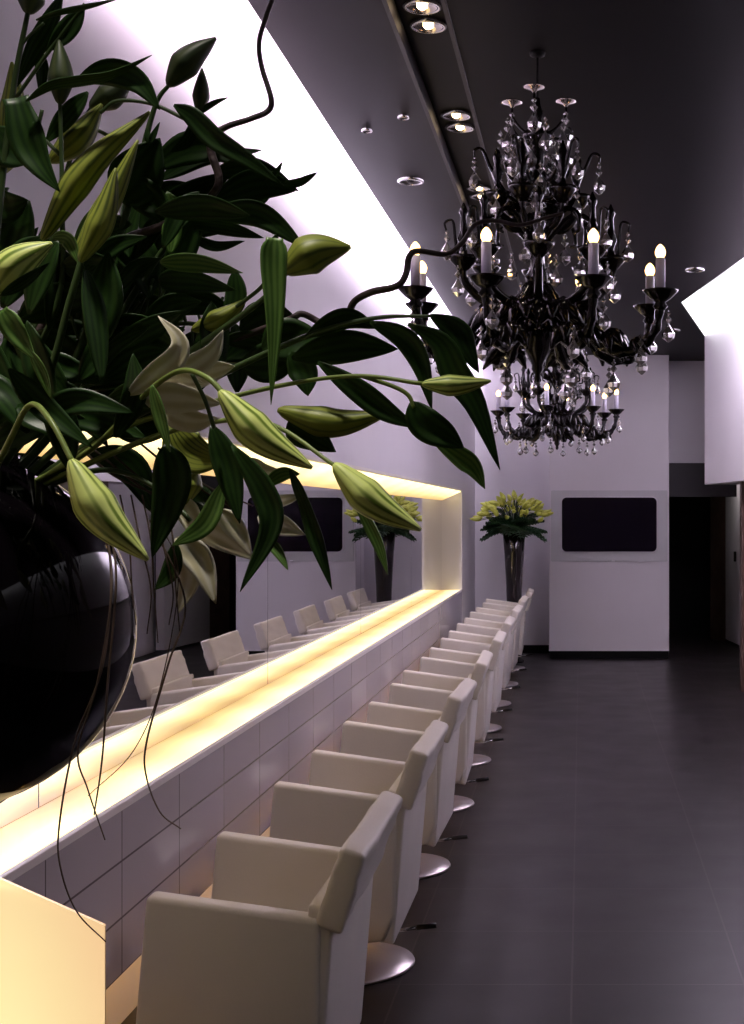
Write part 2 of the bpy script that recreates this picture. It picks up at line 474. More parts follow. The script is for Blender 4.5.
# ------------------------------------------------------------------ salon chairs
M_leather = mat('cream_leather', (0.80, 0.76, 0.70), 0.42, vary=0.03, vscale=5, bump=0.06, bscale=160, spec=0.4)
M_base = mat('brushed_base', (0.62, 0.56, 0.55), 0.28, 0.75)
CH0, CHP = 3.37, 1.28
def make_chair():
    root = empty('salon_chair')
    tl = math.tan(R(5))
    W = 0.325
    def sk(x, z): return (x + 0.0 * z, z)
    # side panels: arm top slopes back a little, rounded lower rear corner
    prof = [(-0.190, 0.690), (0.205, 0.635), (0.200, 0.26), (0.165, 0.18), (-0.05, 0.155), (-0.235, 0.17)]
    for s, nm in ((-1, 'near'), (1, 'far')):
        y0 = s * W; y1 = s * (W - 0.062)
        bm = bmesh.new(); prism(bm, prof, 'y', min(y0, y1), max(y0, y1), 0.014, 3)
        build(bm, 'armrest', M_leather, root, True)
        bmod = None
    # seat cushion
    bm = bmesh.new(); box(bm, (-0.225, -W + 0.062, 0.22), (0.165, W - 0.062, 0.42), 0.025, 3)
    build(bm, 'seat', M_leather, root, True)
    # lower back panel between the arms
    bm = bmesh.new()
    prism(bm, [(0.140, 0.18), (0.195, 0.165), (0.235, 0.65), (0.175, 0.67)], 'y', -W + 0.012, W - 0.012, 0.012, 3)
    build(bm, 'back_panel', M_leather, root, True)
    # padded head of the backrest, leaning outwards, with a slack leather cover
    bm = bmesh.new()
    n = 14; prof = [(0.222, 0.690), (0.262, 0.705), (0.318, 0.868), (0.262, 0.882)]
    box(bm, (-0.032, -W - 0.004, 0), (0.032, W + 0.004, 0.19), 0.013, 3)
    bmesh.ops.subdivide_edges(bm, edges=[e for e in bm.edges if e.calc_length() > 0.05], cuts=9, use_grid_fill=True)
    rot = Matrix.Rotation(R(19), 4, 'Y')
    for v in bm.verts:
        nz = noise.noise(v.co * 14.0) * 0.006 + noise.noise(v.co * 34.0) * 0.003
        sidek = 1.0 + 1.6 * max(0, abs(v.co.y) - W + 0.02) / 0.03
        v.co.x += nz * sidek
        v.co.z += noise.noise(v.co * 9.0 + Vector((3, 1, 2))) * 0.004
        v.co = rot @ v.co + Vector((0.218, 0, 0.612))
    build(bm, 'headrest', M_leather, root, True)
    # column and round base
    bm = bmesh.new(); lathe(bm, [(0.045, 0.02), (0.045, 0.05), (0.028, 0.07), (0.028, 0.20)], 20)
    build(bm, 'column', M_blackmetal, root, True)
    bm = bmesh.new(); lathe(bm, [(0.215, 0.0), (0.222, 0.006), (0.218, 0.014), (0.12, 0.022), (0.04, 0.028)], 48)
    build(bm, 'base', M_base, root, True)
    bm = bmesh.new(); tube(bm, [Vector((0.03, 0.0, 0.12)), Vector((0.17, -0.02, 0.125)), Vector((0.245, -0.03, 0.14))], [0.006, 0.006, 0.006], 8)
    lv = build(bm, 'pump_lever', M_chrome, root, True)
    bm = bmesh.new(); tube(bm, [Vector((0.235, -0.028, 0.138)), Vector((0.30, -0.036, 0.148))], [0.011, 0.009], 10)
    build(bm, 'handle', M_blackmetal, lv, True)
    # foot bar under the front
    bm = bmesh.new()
    tube(bm, catmull([(-0.02, 0, 0.16), (-0.20, 0, 0.14), (-0.30, 0, 0.10)], 5), 0.012, 8)
    tube(bm, [Vector((-0.30, -0.15, 0.10)), Vector((-0.30, 0.15, 0.10))], 0.014, 8)
    build(bm, 'footrest', M_blackmetal, root, True)
    return root
chair = make_chair()
rnd = random.Random(4)
ch_lab = ['cream leather salon chair nearest the camera, its base below the picture edge',
          'cream leather salon chair second from the camera, its round base plate in full view',
          'cream leather salon chair third from the camera along the tiled counter',
          'cream leather salon chair fourth from the camera along the tiled counter',
          'cream leather salon chair fifth from the camera, midway along the row',
          'cream leather salon chair sixth from the camera in the row',
          'cream leather salon chair third from the far end of the row',
          'cream leather salon chair next to last, by the tall dark vase',
          'cream leather salon chair at the far end of the row']
for k in range(9):
    o = chair if k == 0 else copy_tree(chair)
    o.location = (-0.79 + rnd.uniform(-0.006, 0.006), CH0 + CHP * k, 0.0)
    o.rotation_euler = (0, 0, R(rnd.uniform(-1.5, 1.5)) if k else 0)
    tag(o, ch_lab[k], 'chair', 'white salon chairs in a row along the mirrors')
# ------------------------------------------------------------------ chandeliers
M_jet = mat('black_glass', (0.004, 0.003, 0.004), 0.16, 0.0, 0.35)
M_crys = mat('clear_crystal', (0.98, 0.96, 0.97), 0.0, 0.0, 1.0, trans=0.88, ior=1.5, coat=1.0)
M_sleeve = mat('candle_sleeve', (0.62, 0.60, 0.72), 0.35, 0, 0.5, trans=0.0)
M_flame = emat('candle_bulb', (1.0, 0.58, 0.20), 8.0)
M_saucer = mat('mirror_saucer', (0.80, 0.72, 0.72), 0.12, 0.9)

def pendant_mesh():
    bm = bmesh.new()
    lathe(bm, [(0.0015, 0.0), (0.0015, -0.006)], 6)
    lathe(bm, [(0.002, -0.004), (0.0075, -0.011), (0.002, -0.018)], 8)
    lathe(bm, [(0.002, -0.019), (0.011, -0.031), (0.002, -0.043)], 8)
    lathe(bm, [(0.002, -0.044), (0.008, -0.056), (0.0195, -0.076), (0.017, -0.091), (0.002, -0.104)], 8)
    me = bpy.data.meshes.new('crystal_pendant'); bm.to_mesh(me); bm.free(); me.materials.append(M_crys)
    return me
ME_PEND = pendant_mesh()
def make_chandelier():
    root = empty('chandelier')
    D = CEIL                               # local z = world z - CEIL
    def z(v): return v - D
    # turned central column
    prof = [(0.004, 2.075), (0.012, 2.09), (0.010, 2.105), (0.022, 2.125), (0.020, 2.14), (0.045, 2.19), (0.062, 2.24),
            (0.066, 2.29), (0.052, 2.31), (0.058, 2.325), (0.034, 2.35), (0.026, 2.40), (0.040, 2.43), (0.046, 2.47),
            (0.030, 2.50), (0.022, 2.56), (0.036, 2.59), (0.048, 2.63), (0.034, 2.67), (0.020, 2.70), (0.020, 2.76),
            (0.038, 2.79), (0.030, 2.83), (0.018, 2.86), (0.026, 2.92), (0.055, 2.985), (0.062, 3.00), (0.050, 3.01),
            (0.020, 3.03), (0.014, 3.06), (0.022, 3.09), (0.012, 3.11), (0.008, 3.14)]
    bm = bmesh.new(); lathe(bm, [(r, z(v)) for r, v in prof], 20, lob=10, amp=0.05)
    build(bm, 'column', M_jet, root, True)
    bm = bmesh.new()
    tube(bm, [Vector((0, 0, z(3.13))), Vector((0, 0, z(CEIL + 0.03)))], 0.005, 8)
    lathe(bm, [(0.03, z(CEIL + 0.03)), (0.028, z(CEIL + 0.018)), (0.010, z(CEIL + 0.01))], 20)
    build(bm, 'ceiling_rod', M_black, root, True)
    def rad(a, r, zz): return Vector((math.cos(a) * r, math.sin(a) * r, z(zz)))
    def pend(a, r, zz, parent=root, s=1.0):
        o = bpy.data.objects.new('crystal_pendant', ME_PEND); COL.objects.link(o); o.parent = parent
        o.location = rad(a, r, zz); o.rotation_euler = (0, 0, a * 3); o.scale = (s * 1.25, s * 1.25, s * 1.12)
    def leafcluster(bm, c, a, s):
        # acanthus lumps along an arm
        for k in range(5):
            b = a + (k - 2) * 0.5
            tip = c + Vector((math.cos(b), math.sin(b), -0.55 + 0.25 * (k % 2))) * s
            tube(bm, catmull([c, c.lerp(tip, 0.5) + Vector((0, 0, s * 0.3)), tip], 3), [s*0.16, s*0.30, s*0.05], 6)
    ph = R(-90) + R(22.5) + R(3)
    # eight candle arms
    for k in range(8):
        a = ph + k * PI / 4
        pts = catmull([rad(a, 0.045, 2.335), rad(a, 0.12, 2.36), rad(a, 0.20, 2.27), rad(a, 0.29, 2.185), rad(a, 0.39, 2.185), rad(a, 0.455, 2.245), rad(a, 0.478, 2.335)], 6)
        bm = bmesh.new()
        tube(bm, pts, lambda t: (0.030 - 0.015 * t) * (1 + 0.18 * math.sin(t * 60)), 10)
        leafcluster(bm, rad(a, 0.15, 2.31), a, 0.12)
        leafcluster(bm, rad(a, 0.26, 2.22), a, 0.105)
        leafcluster(bm, rad(a, 0.37, 2.20), a, 0.07)
        arm = build(bm, 'candle_arm', M_jet, root, True)
        c = rad(a, 0.478, 0); c.z = 0
        bm = bmesh.new()
        lathe(bm, [(0.014, z(2.32)), (0.028, z(2.335)), (0.018, z(2.35)), (0.036, z(2.362)), (0.062, z(2.388)), (0.066, z(2.394)), (0.058, z(2.392)), (0.02, z(2.378))], 20, c=c)
        build(bm, 'drip_cup', M_jet, arm, True)
        bm = bmesh.new(); lathe(bm, [(0.0175, z(2.378)), (0.0175, z(2.508)), (0.012, z(2.512))], 14, c=c)
        build(bm, 'candle_sleeve', M_sleeve, root, True)
        bm = bmesh.new(); lathe(bm, [(0.010, z(2.508)), (0.018, z(2.522)), (0.0195, z(2.534)), (0.014, z(2.549)), (0.004, z(2.560))], 12, c=c)
        build(bm, 'candle_bulb', M_flame, root, True)
        pend(a + 0.06, 0.50, 2.325); pend(a - 0.11, 0.42, 2.235); pend(a, 0.30, 2.150)
    # eight mid scrolls with cups, finials and hooks
    for k in range(8):
        a = ph + (k + 0.5) * PI / 4
        bm = bmesh.new()
        tube(bm, catmull([rad(a, 0.03, 2.44), rad(a, 0.10, 2.36), rad(a, 0.20, 2.38), rad(a, 0.265, 2.44), rad(a, 0.275, 2.50)], 5), [0.018, 0.016, 0.012], 8)
        tube(bm, catmull([rad(a, 0.22, 2.40), rad(a, 0.285, 2.48), rad(a, 0.305, 2.60), rad(a, 0.315, 2.675), rad(a, 0.345, 2.67), rad(a, 0.34, 2.64)], 5), [0.009, 0.006, 0.004], 6)
        tube(bm, catmull([rad(a, 0.03, 2.60), rad(a, 0.13, 2.70), rad(a, 0.20, 2.68), rad(a, 0.21, 2.62), rad(a, 0.18, 2.61)], 5), [0.012, 0.010, 0.005], 6)
        sc = build(bm, 'scroll_arm', M_jet, root, True)
        c = rad(a, 0.275, 0); c.z = 0
        bm = bmesh.new()
        lathe(bm, [(0.012, z(2.49)), (0.03, z(2.505)), (0.052, z(2.53)), (0.058, z(2.545)), (0.05, z(2.545)), (0.016, z(2.54)), (0.012, z(2.58)),
                   (0.024, z(2.61)), (0.014, z(2.64)), (0.010, z(2.69)), (0.018, z(2.71)), (0.003, z(2.745))], 14, c=c)
        build(bm, 'finial', M_jet, sc, True)
        pend(a, 0.338, 2.645); pend(a + 0.2, 0.30, 2.50); pend(a - 0.25, 0.19, 2.60)
    # six upper scrolls
    for k in range(6):
        a = ph + 0.25 + k * PI / 3
        bm = bmesh.new()
        tube(bm, catmull([rad(a, 0.02, 2.70), rad(a, 0.08, 2.645), rad(a, 0.135, 2.68), rad(a, 0.15, 2.74)], 5), [0.016, 0.014, 0.010], 8)
        tube(bm, catmull([rad(a, 0.02, 2.76), rad(a, 0.10, 2.76), rad(a, 0.17, 2.86), rad(a, 0.205, 2.935), rad(a, 0.235, 2.935), rad(a, 0.235, 2.905)], 5), [0.010, 0.007, 0.004], 6)
        tube(bm, catmull([rad(a, 0.02, 2.86), rad(a, 0.07, 2.82), rad(a, 0.115, 2.86), rad(a, 0.10, 2.90)], 5), [0.010, 0.008, 0.004], 6)
        sc = build(bm, 'upper_scroll', M_jet, root, True)
        c = rad(a, 0.15, 0); c.z = 0
        bm = bmesh.new()
        lathe(bm, [(0.012, z(2.72)), (0.03, z(2.735)), (0.05, z(2.765)), (0.052, z(2.78)), (0.044, z(2.78)), (0.014, z(2.775)), (0.010, z(2.82)),
                   (0.024, z(2.85)), (0.012, z(2.88)), (0.018, z(2.91)), (0.003, z(2.95))], 14, c=c)
        build(bm, 'finial', M_jet, sc, True)
        pend(a, 0.235, 2.905); pend(a + 0.35, 0.17, 2.79); pend(a + 0.5, 0.10, 2.88)
    # crown of saucers
    for k in range(3):
        a = R(-94) + k * 2 * PI / 3
        bm = bmesh.new()
        tube(bm, catmull([rad(a, 0.015, 3.00), rad(a, 0.07, 3.03), rad(a, 0.115, 3.085), rad(a, 0.118, 3.125)], 5), [0.008, 0.006, 0.004], 6)
        tube(bm, catmull([rad(a, 0.05, 3.00), rad(a, 0.10, 3.00), rad(a, 0.125, 3.045), rad(a, 0.145, 3.03)], 4), [0.006, 0.004, 0.003], 6)
        cr = build(bm, 'crown_arm', M_jet, root, True)
        c = rad(a, 0.118, 0); c.z = 0
        bm = bmesh.new(); lathe(bm, [(0.006, z(3.124)), (0.012, z(3.132)), (0.038, z(3.140)), (0.040, z(3.146)), (0.010, z(3.142))], 18, c=c)
        build(bm, 'saucer', M_saucer, cr, True)
        pend(a, 0.118, 3.11, s=1.15); pend(a + 0.3, 0.145, 3.03, s=1.1)
        pend(a - 0.3, 0.06, 2.98, s=1.0); pend(a + 1.05, 0.12, 3.05, s=1.1); pend(a + 0.8, 0.09, 2.99)
    return root
c1 = make_chandelier(); c1.location = (-0.163, 5.05, CEIL - 0.03)
tag(c1, 'large black glass chandelier with crystal drops, nearer of the two', 'chandelier', 'black chandeliers with candle bulbs')
c2 = copy_tree(c1); c2.location = (-0.192, 10.8, CEIL - 0.005); c2.rotation_euler = (0, 0, R(11))
tag(c2, 'black chandelier hanging farther back in front of the white end wall', 'chandelier', 'black chandeliers with candle bulbs')
# ------------------------------------------------------------------ television and its glass surround
def rrect(x0, x1, z0, z1, r, n=6):
    out = []
    for cx, cz, a0 in ((x1-r, z1-r, 0), (x0+r, z1-r, 90), (x0+r, z0+r, 180), (x1-r, z0+r, 270)):
        for k in range(n + 1):
            a = R(a0 + 90 * k / n); out.append((cx + r*math.cos(a), cz + r*math.sin(a)))
    return out
k = 14.6 / F
gx0, gx1 = (551 - VX) * k, (667.5 - VX) * k
gz0, gz1 = EYE - (561.5 - VY) * k, EYE - (490.5 - VY) * k
bm = bmesh.new(); prism(bm, rrect(gx0, gx1, gz0, gz1, 0.012), 'y', BY - 0.016, BY - 0.001)
gp = build(bm, 'glass_panel', mat('pale_backed_glass', (0.60, 0.60, 0.61), 0.08, spec=0.6)); 
tag(gp, 'pale grey glass panel framing the television on the white block', 'panel')
tv = empty('television', (0.28, BY - 0.017, gz0))
tag(tv, 'black rounded wall television in a pale glass surround, end of room', 'television')
tx0, tx1 = (562 - VX) * k - 0.28, (656.5 - VX) * k - 0.28
tz0, tz1 = EYE - (551.5 - VY) * k - gz0, EYE - (497.5 - VY) * k - gz0
bm = bmesh.new(); prism(bm, rrect(tx0 - 0.012, tx1 + 0.012, tz0 - 0.012, tz1 + 0.012, 0.06), 'y', -0.012, 0.0); build(bm, 'bezel', mat('bezel_pale', (0.62, 0.61, 0.63), 0.3), tv)
bm = bmesh.new(); prism(bm, rrect(tx0, tx1, tz0, tz1, 0.05), 'y', -0.018, -0.006); build(bm, 'screen', mat('tv_screen', (0.006, 0.004, 0.008), 0.12, spec=0.4), tv)
bm = bmesh.new(); box(bm, (0.05, -0.010, -0.004), (0.085, -0.001, 0.014), 0.003, 1); build(bm, 'sensor', mat('sensor_white', (0.8, 0.8, 0.82), 0.3), tv)

# ------------------------------------------------------------------ tall vase with foliage by the end wall
M_vase = mat('dark_vase', (0.010, 0.006, 0.007), 0.12, spec=0.6, coat=0.4)
VC = Vector((-0.705, 14.22, 0))
vs = empty('tall_vase', VC)
tag(vs, 'tall tapered dark vase standing on the floor by the end wall', 'vase')
bm = bmesh.new(); lathe(bm, [(0.10, 0), (0.105, 0.015), (0.075, 0.04), (0.07, 0.08), (0.072, 0.4), (0.084, 0.8), (0.104, 1.15), (0.125, 1.40), (0.119, 1.40), (0.098, 1.15), (0.08, 0.9), (0.02, 0.88)], 32)
build(bm, 'body', M_vase, vs, True)
M_monst = mat('dark_leaf', (0.012, 0.045, 0.014), 0.35, vary=0.3, vscale=6)
M_bud2 = mat('yellow_green_bud', (0.52, 0.56, 0.09), 0.45, vary=0.25, vscale=9)
pl = empty('foliage_arrangement', VC + Vector((0, 0, 1.38)))
tag(pl, 'bunch of dark split leaves and yellow-green lily buds in the tall vase', 'plant')
rp = random.Random(9)
def split_leaf(bm, base, dirv, L, W, droop):
    side = dirv.cross(Vector((0, 0, 1))).normalized()
    n = 9
    mid = [base + dirv * (L * i / n) + Vector((0, 0, -droop * (i / n) ** 2)) for i in range(n + 1)]
    tube(bm, mid, 0.004, 5)
    for i in range(1, n):
        w = W * math.sin(PI * (i / n) ** 0.8)
        for s in (-1, 1):
            tip = mid[i] + side * s * w + dirv * 0.045 + Vector((0, 0, -0.25 * w - droop * 0.1))
            a = mid[i] - dirv * 0.018; b = mid[i] + dirv * 0.018
            c1_ = (a + tip) / 2 + Vector((0, 0, 0.012)) - dirv * 0.012; c2_ = (b + tip) / 2 + Vector((0, 0, 0.012)) + dirv * 0.012
            up = Vector((0, 0, 0.003))
            top = [bm.verts.new(v + up) for v in (a, c1_, tip, c2_, b)]
            bot = [bm.verts.new(v - up) for v in (a, c1_, tip, c2_, b)]
            bm.faces.new(top); bm.faces.new(bot[::-1])
            for q in range(5): bm.faces.new((top[q], bot[q], bot[(q+1) % 5], top[(q+1) % 5]))
for i in range(36):
    a = 2 * PI * i / 12 + rp.uniform(-0.2, 0.2)
    d = Vector((math.cos(a), math.sin(a) * 0.75, rp.uniform(0.10, 0.35) if i % 2 else rp.uniform(0.5, 0.9))).normalized()
    bm = bmesh.new(); split_leaf(bm, Vector((0, 0, 0.02)) + d * 0.05, d, rp.uniform(0.26, 0.34), rp.uniform(0.11, 0.16), rp.uniform(0.10, 0.20))
    build(bm, 'split_leaf', M_monst, pl)
def bud_lathe(bm, base, dirv, L, r):
    q = Vector((0, 0, 1)).rotation_difference(dirv.normalized()).to_matrix()
    t = bmesh.new(); lathe(t, [(r*0.25, 0), (r*0.75, L*0.15), (r, L*0.4), (r*0.85, L*0.65), (r*0.4, L*0.9), (r*0.05, L)], 9, lob=3, amp=0.12)
    mp = {}
    for v in t.verts: mp[v] = bm.verts.new(base + q @ v.co)
    for f in t.faces: bm.faces.new([mp[v] for v in f.verts])
    t.free()
for i in range(96):
    a = i * 2.39996 + rp.uniform(-0.2, 0.2); rr = 0.35 * math.sqrt((i + 0.5) / 96)
    h = 0.33 - 0.20 * (rr / 0.36) ** 2 + rp.uniform(-0.05, 0.04)
    b = Vector((math.cos(a) * rr, math.sin(a) * rr * 0.7, h))
    d = Vector((math.cos(a) * (0.4 + rr * 3), math.sin(a) * (0.4 + rr * 3), 0.5 + rp.uniform(-0.5, 0.5))).normalized()
    bm = bmesh.new()
    tube(bm, catmull([(b.x * 0.15, b.y * 0.15, 0.0), b * 0.6 + Vector((0, 0, 0.06)), b], 4), 0.004, 5)
    st = build(bm, 'stem', M_monst, pl, True)
    bm = bmesh.new(); bud_lathe(bm, b, d, rp.uniform(0.08, 0.13), rp.uniform(0.017, 0.027))
    build(bm, 'bud', M_bud2, st, True)
# ------------------------------------------------------------------ round vase and the bouquet of lilies
ZB = 1.5
def q(x, y, dz=0.0): return P(x, y, ZB + dz)
VCEN = q(-49, 630); VR = 0.197
stand = empty('vase_stand', (VCEN.x, VCEN.y, 0))
tag(stand, 'slim black metal stand under the big round vase', 'stand')
bm = bmesh.new(); lathe(bm, [(0.19, 0), (0.19, 0.012), (0.03, 0.03), (0.022, 0.05)], 40); build(bm, 'base', M_blackmetal, stand, True)
bm = bmesh.new(); lathe(bm, [(0.022, 0.045), (0.022, 1.195), (0.046, 1.205), (0.046, 1.222)], 24); build(bm, 'pole', M_blackmetal, stand, True)
M_ball = mat('black_gloss_glaze', (0.003, 0.002, 0.003), 0.05, spec=0.2)
vase = empty('round_vase', (VCEN.x, VCEN.y, 1.2225))
tag(vase, 'big glossy black ball vase holding the lilies at the left edge', 'vase')
prof = [(0.045, 0.0)]
for k in range(1, 25):
    a = R(-77 + 6.05 * k)
    prof.append((VR * math.cos(a), VCEN.z - 1.2225 + VR * math.sin(a)))
rt, zt = prof[-1]
prof += [(rt * 0.99, zt + 0.012), (rt * 0.93, zt + 0.012), (rt * 0.9, zt - 0.01), (0.15, zt - 0.09), (0.17, zt - 0.2), (0.02, zt - 0.33)]
bm = bmesh.new(); lathe(bm, prof, 64); build(bm, 'body', M_ball, vase, True)

def stripe_mat(name, c_lo, c_hi, freq, rough=0.4, spec=0.4, p0=0.22, p1=0.78):
    m, t, b = nt(name)
    uv = t.nodes.new('ShaderNodeUVMap'); uv.uv_map = 'uv'
    sep = t.nodes.new('ShaderNodeSeparateXYZ'); t.links.new(uv.outputs[0], sep.inputs[0])
    mu = t.nodes.new('ShaderNodeMath'); mu.operation = 'MULTIPLY'; mu.inputs[1].default_value = freq * 2 * PI
    t.links.new(sep.outputs['X'], mu.inputs[0])
    si = t.nodes.new('ShaderNodeMath'); si.operation = 'COSINE'; t.links.new(mu.outputs[0], si.inputs[0])
    n = t.nodes.new('ShaderNodeTexNoise'); n.inputs['Scale'].default_value = 18; n.inputs['Detail'].default_value = 3
    tc = t.nodes.new('ShaderNodeTexCoord'); t.links.new(tc.outputs['Object'], n.inputs['Vector'])
    ad = t.nodes.new('ShaderNodeMath'); ad.operation = 'MULTIPLY_ADD'; ad.inputs[1].default_value = 0.32
    t.links.new(si.outputs[0], ad.inputs[0]); t.links.new(n.outputs['Fac'], ad.inputs[2])
    r = t.nodes.new('ShaderNodeValToRGB'); r.color_ramp.elements[0].position = p0; r.color_ramp.elements[1].position = p1
    r.color_ramp.elements[0].color = (*c_lo, 1); r.color_ramp.elements[1].color = (*c_hi, 1)
    t.links.new(ad.outputs[0], r.inputs['Fac']); t.links.new(r.outputs['Color'], b.inputs['Base Color'])
    b.inputs['Roughness'].default_value = rough; b.inputs['Specular IOR Level'].default_value = spec
    return m
M_leafD = stripe_mat('lily_leaf', (0.011, 0.034, 0.006), (0.024, 0.062, 0.010), 4, 0.40, 0.28)
M_leafL = stripe_mat('lily_leaf_lit', (0.055, 0.13, 0.022), (0.13, 0.24, 0.05), 4, 0.38)  # lighter copy for leaves catching light; the lit tone is in the colour
M_budB = stripe_mat('lily_bud_green', (0.16, 0.25, 0.03), (0.74, 0.84, 0.25), 9, 0.42, p0=0.12, p1=0.48)
M_budO = stripe_mat('lily_bud_shaded', (0.07, 0.10, 0.012), (0.27, 0.31, 0.045), 9, 0.45, p0=0.12, p1=0.48)  # bud colour darkened to stand for shading
M_budD = stripe_mat('lily_bud_deep_shade', (0.030, 0.050, 0.018), (0.065, 0.085, 0.030), 6, 0.45)  # darkest copy of the bud colour, shade of buds against the bright wall
M_petal = stripe_mat('lily_petal', (0.66, 0.60, 0.38), (0.88, 0.84, 0.70), 2, 0.5)
M_stem = mat('lily_stem_green', (0.045, 0.080, 0.022), 0.42, vary=0.2, vscale=20)
M_stemL = mat('lily_stem_light', (0.20, 0.27, 0.06), 0.42, vary=0.2, vscale=20)
M_willow = mat('willow_bark', (0.075, 0.048, 0.050), 0.5, vary=0.3, vscale=40, bump=0.3, bscale=120)
M_root = mat('dry_root', (0.055, 0.030, 0.018), 0.6, vary=0.2, vscale=40)
LM = {'D': M_leafD, 'L': M_leafL, 'B': M_budB, 'O': M_budO, 'K': M_budD, 'P': M_petal}
rb = random.Random(21)

def leaf(parent, px, wpx, dz=0.0, m='D', roll=None, fold=0.22, name='leaf', blunt=0.85, dzt=None, wave=0.0, base=0.10):
    n = len(px)
    if dzt is None: dzt = dz
    pts = [q(p[0], p[1], dz + (dzt - dz) * i / max(1, n - 1)) for i, p in enumerate(px)]
    cs = catmull(pts, max(4, 18 // max(1, n - 1)))
    N = len(cs) - 1
    if roll is None: roll = rb.uniform(-0.55, 0.55)
    W = wpx / F * (ZB + dz) * 0.5
    bm = bmesh.new(); uvl = bm.loops.layers.uv.new('uv')
    MM = 6
    top, bot = [], []
    for i, p in enumerate(cs):
        t = i / N
        tg = (cs[min(i+1, N)] - cs[max(i-1, 0)]).normalized()
        view = (Vector((0, 0, EYE)) - p).normalized()
        side = tg.cross(view)
        side = side.normalized() if side.length > 1e-5 else Vector((1, 0, 0))
        rl = roll + wave * math.sin(t * 5.0)
        side = Matrix.Rotation(rl, 3, tg) @ side
        nor = side.cross(tg).normalized()
        w = W * max(base * (1 - t) + 0.015, math.sin(PI * min(1, t ** blunt)) ** 0.85)
        th = 0.0005
        rt_, rb_ = [], []
        for k in range(MM + 1):
            u = k / MM * 2 - 1
            v = p + side * (u * w) + nor * (fold * w * (abs(u) ** 1.5) + 0.06 * w * math.sin(t * 9 + u * 2))
            rt_.append(bm.verts.new(v + nor * th)); rb_.append(bm.verts.new(v - nor * th))
        top.append(rt_); bot.append(rb_)
    def face(vs, uvs):
        f = bm.faces.new(vs); f.smooth = True
        for l, uvv in zip(f.loops, uvs): l[uvl].uv = uvv
    for i in range(N):
        for k in range(MM):
            u0, u1, v0, v1 = k / MM, (k + 1) / MM, i / N, (i + 1) / N
            face((top[i][k], top[i][k+1], top[i+1][k+1], top[i+1][k]), ((u0, v0), (u1, v0), (u1, v1), (u0, v1)))
            face((bot[i][k], bot[i+1][k], bot[i+1][k+1], bot[i][k+1]), ((u0, v0), (u0, v1), (u1, v1), (u1, v0)))
        face((top[i][0], top[i+1][0], bot[i+1][0], bot[i][0]), ((0, 0),) * 4)
        face((top[i][MM], bot[i][MM], bot[i+1][MM], top[i+1][MM]), ((1, 0),) * 4)
    face(top[0] [::-1] + bot[0], ((0, 0),) * (2 * MM + 2)); face(top[N] + bot[N][::-1], ((0, 1),) * (2 * MM + 2))
    me = bpy.data.meshes.new(name); bm.to_mesh(me); bm.free(); me.materials.append(LM[m])
    o = bpy.data.objects.new(name, me); COL.objects.link(o); o.parent = parent
    o.matrix_parent_inverse = Matrix.Translation(-parent.location)
    return o

def bud(parent, b, t, wpx, dz=0.0, m='B', bend=0.06, dzt=None, name='bud', ph=0.3):
    if dzt is None: dzt = dz
    A, B = q(b[0], b[1], dz), q(t[0], t[1], dzt)
    ax = B - A; L = ax.length
    view = (Vector((0, 0, EYE)) - A).normalized()
    sd = ax.cross(view).normalized()
    mid = (A + B) / 2 + sd * L * bend
    cs = catmull([A, mid, B], 11); N = len(cs) - 1
    W = wpx / F * (ZB + dz) * 0.5
    bm = bmesh.new(); uvl = bm.loops.layers.uv.new('uv')
    M = 24; rings = []
    for i, p in enumerate(cs):
        s = i / N
        tg = (cs[min(i+1, N)] - cs[max(i-1, 0)]).normalized()
        a = (view - tg * view.dot(tg)).normalized(); c = tg.cross(a)
        r = W * (0.20 + 0.80 * min(1, s / 0.38) ** 0.75 if s < 0.38 else (1 - 0.90 * ((s - 0.38) / 0.62) ** 1.55))
        if i == 0: r = W * 0.16
        ring = []
        for k in range(M):
            th = 2 * PI * k / M + ph
            rr = r * (1 + 0.07 * math.cos(3 * th) - 0.05 * (math.cos(3 * th) > 0.93))
            ring.append(bm.verts.new(p + (a * math.cos(th) + c * math.sin(th)) * rr))
        rings.append(ring)
    def face(vs, uvs):
        f = bm.faces.new(vs); f.smooth = True
        for l, uvv in zip(f.loops, uvs): l[uvl].uv = uvv
    for i in range(N):
        for k in range(M):
            face((rings[i][k], rings[i][(k+1) % M], rings[i+1][(k+1) % M], rings[i+1][k]),
                 ((k/M, i/N), ((k+1)/M, i/N), ((k+1)/M, (i+1)/N), (k/M, (i+1)/N)))
    face(rings[0][::-1], ((0, 0),) * M); face(rings[N], ((0, 1),) * M)
    me = bpy.data.meshes.new(name); bm.to_mesh(me); bm.free(); me.materials.append(LM[m])
    o = bpy.data.objects.new(name, me); COL.objects.link(o); o.parent = parent
    o.matrix_parent_inverse = Matrix.Translation(-parent.location)
    return o

def stalk(parent, px, wpx, m=None, name='stem'):
    """px: (x, y, dz) points; wpx: width(s) in pixels"""
    pts = [q(*p) for p in px]
    bm = bmesh.new()
    rs = [w / F * ZB * 0.5 for w in (wpx if isinstance(wpx, (list, tuple)) else [wpx, wpx])]
    tube(bm, catmull(pts, 8), rs, 8)
    o = build(bm, name, m or M_stem, parent, True)
    o.matrix_parent_inverse = Matrix.Translation(-parent.location)
    return o

def lily(label, px, wpx=7, m=None):
    r = empty('lily_stem', q(*px[0])); tag(r, label, 'flower', 'lily stems in the round vase')
    stalk(r, px, wpx, m)
    return r
def M0(dx=0, dz=0.0): return (-49 + dx, 500, dz)    # inside the vase mouth

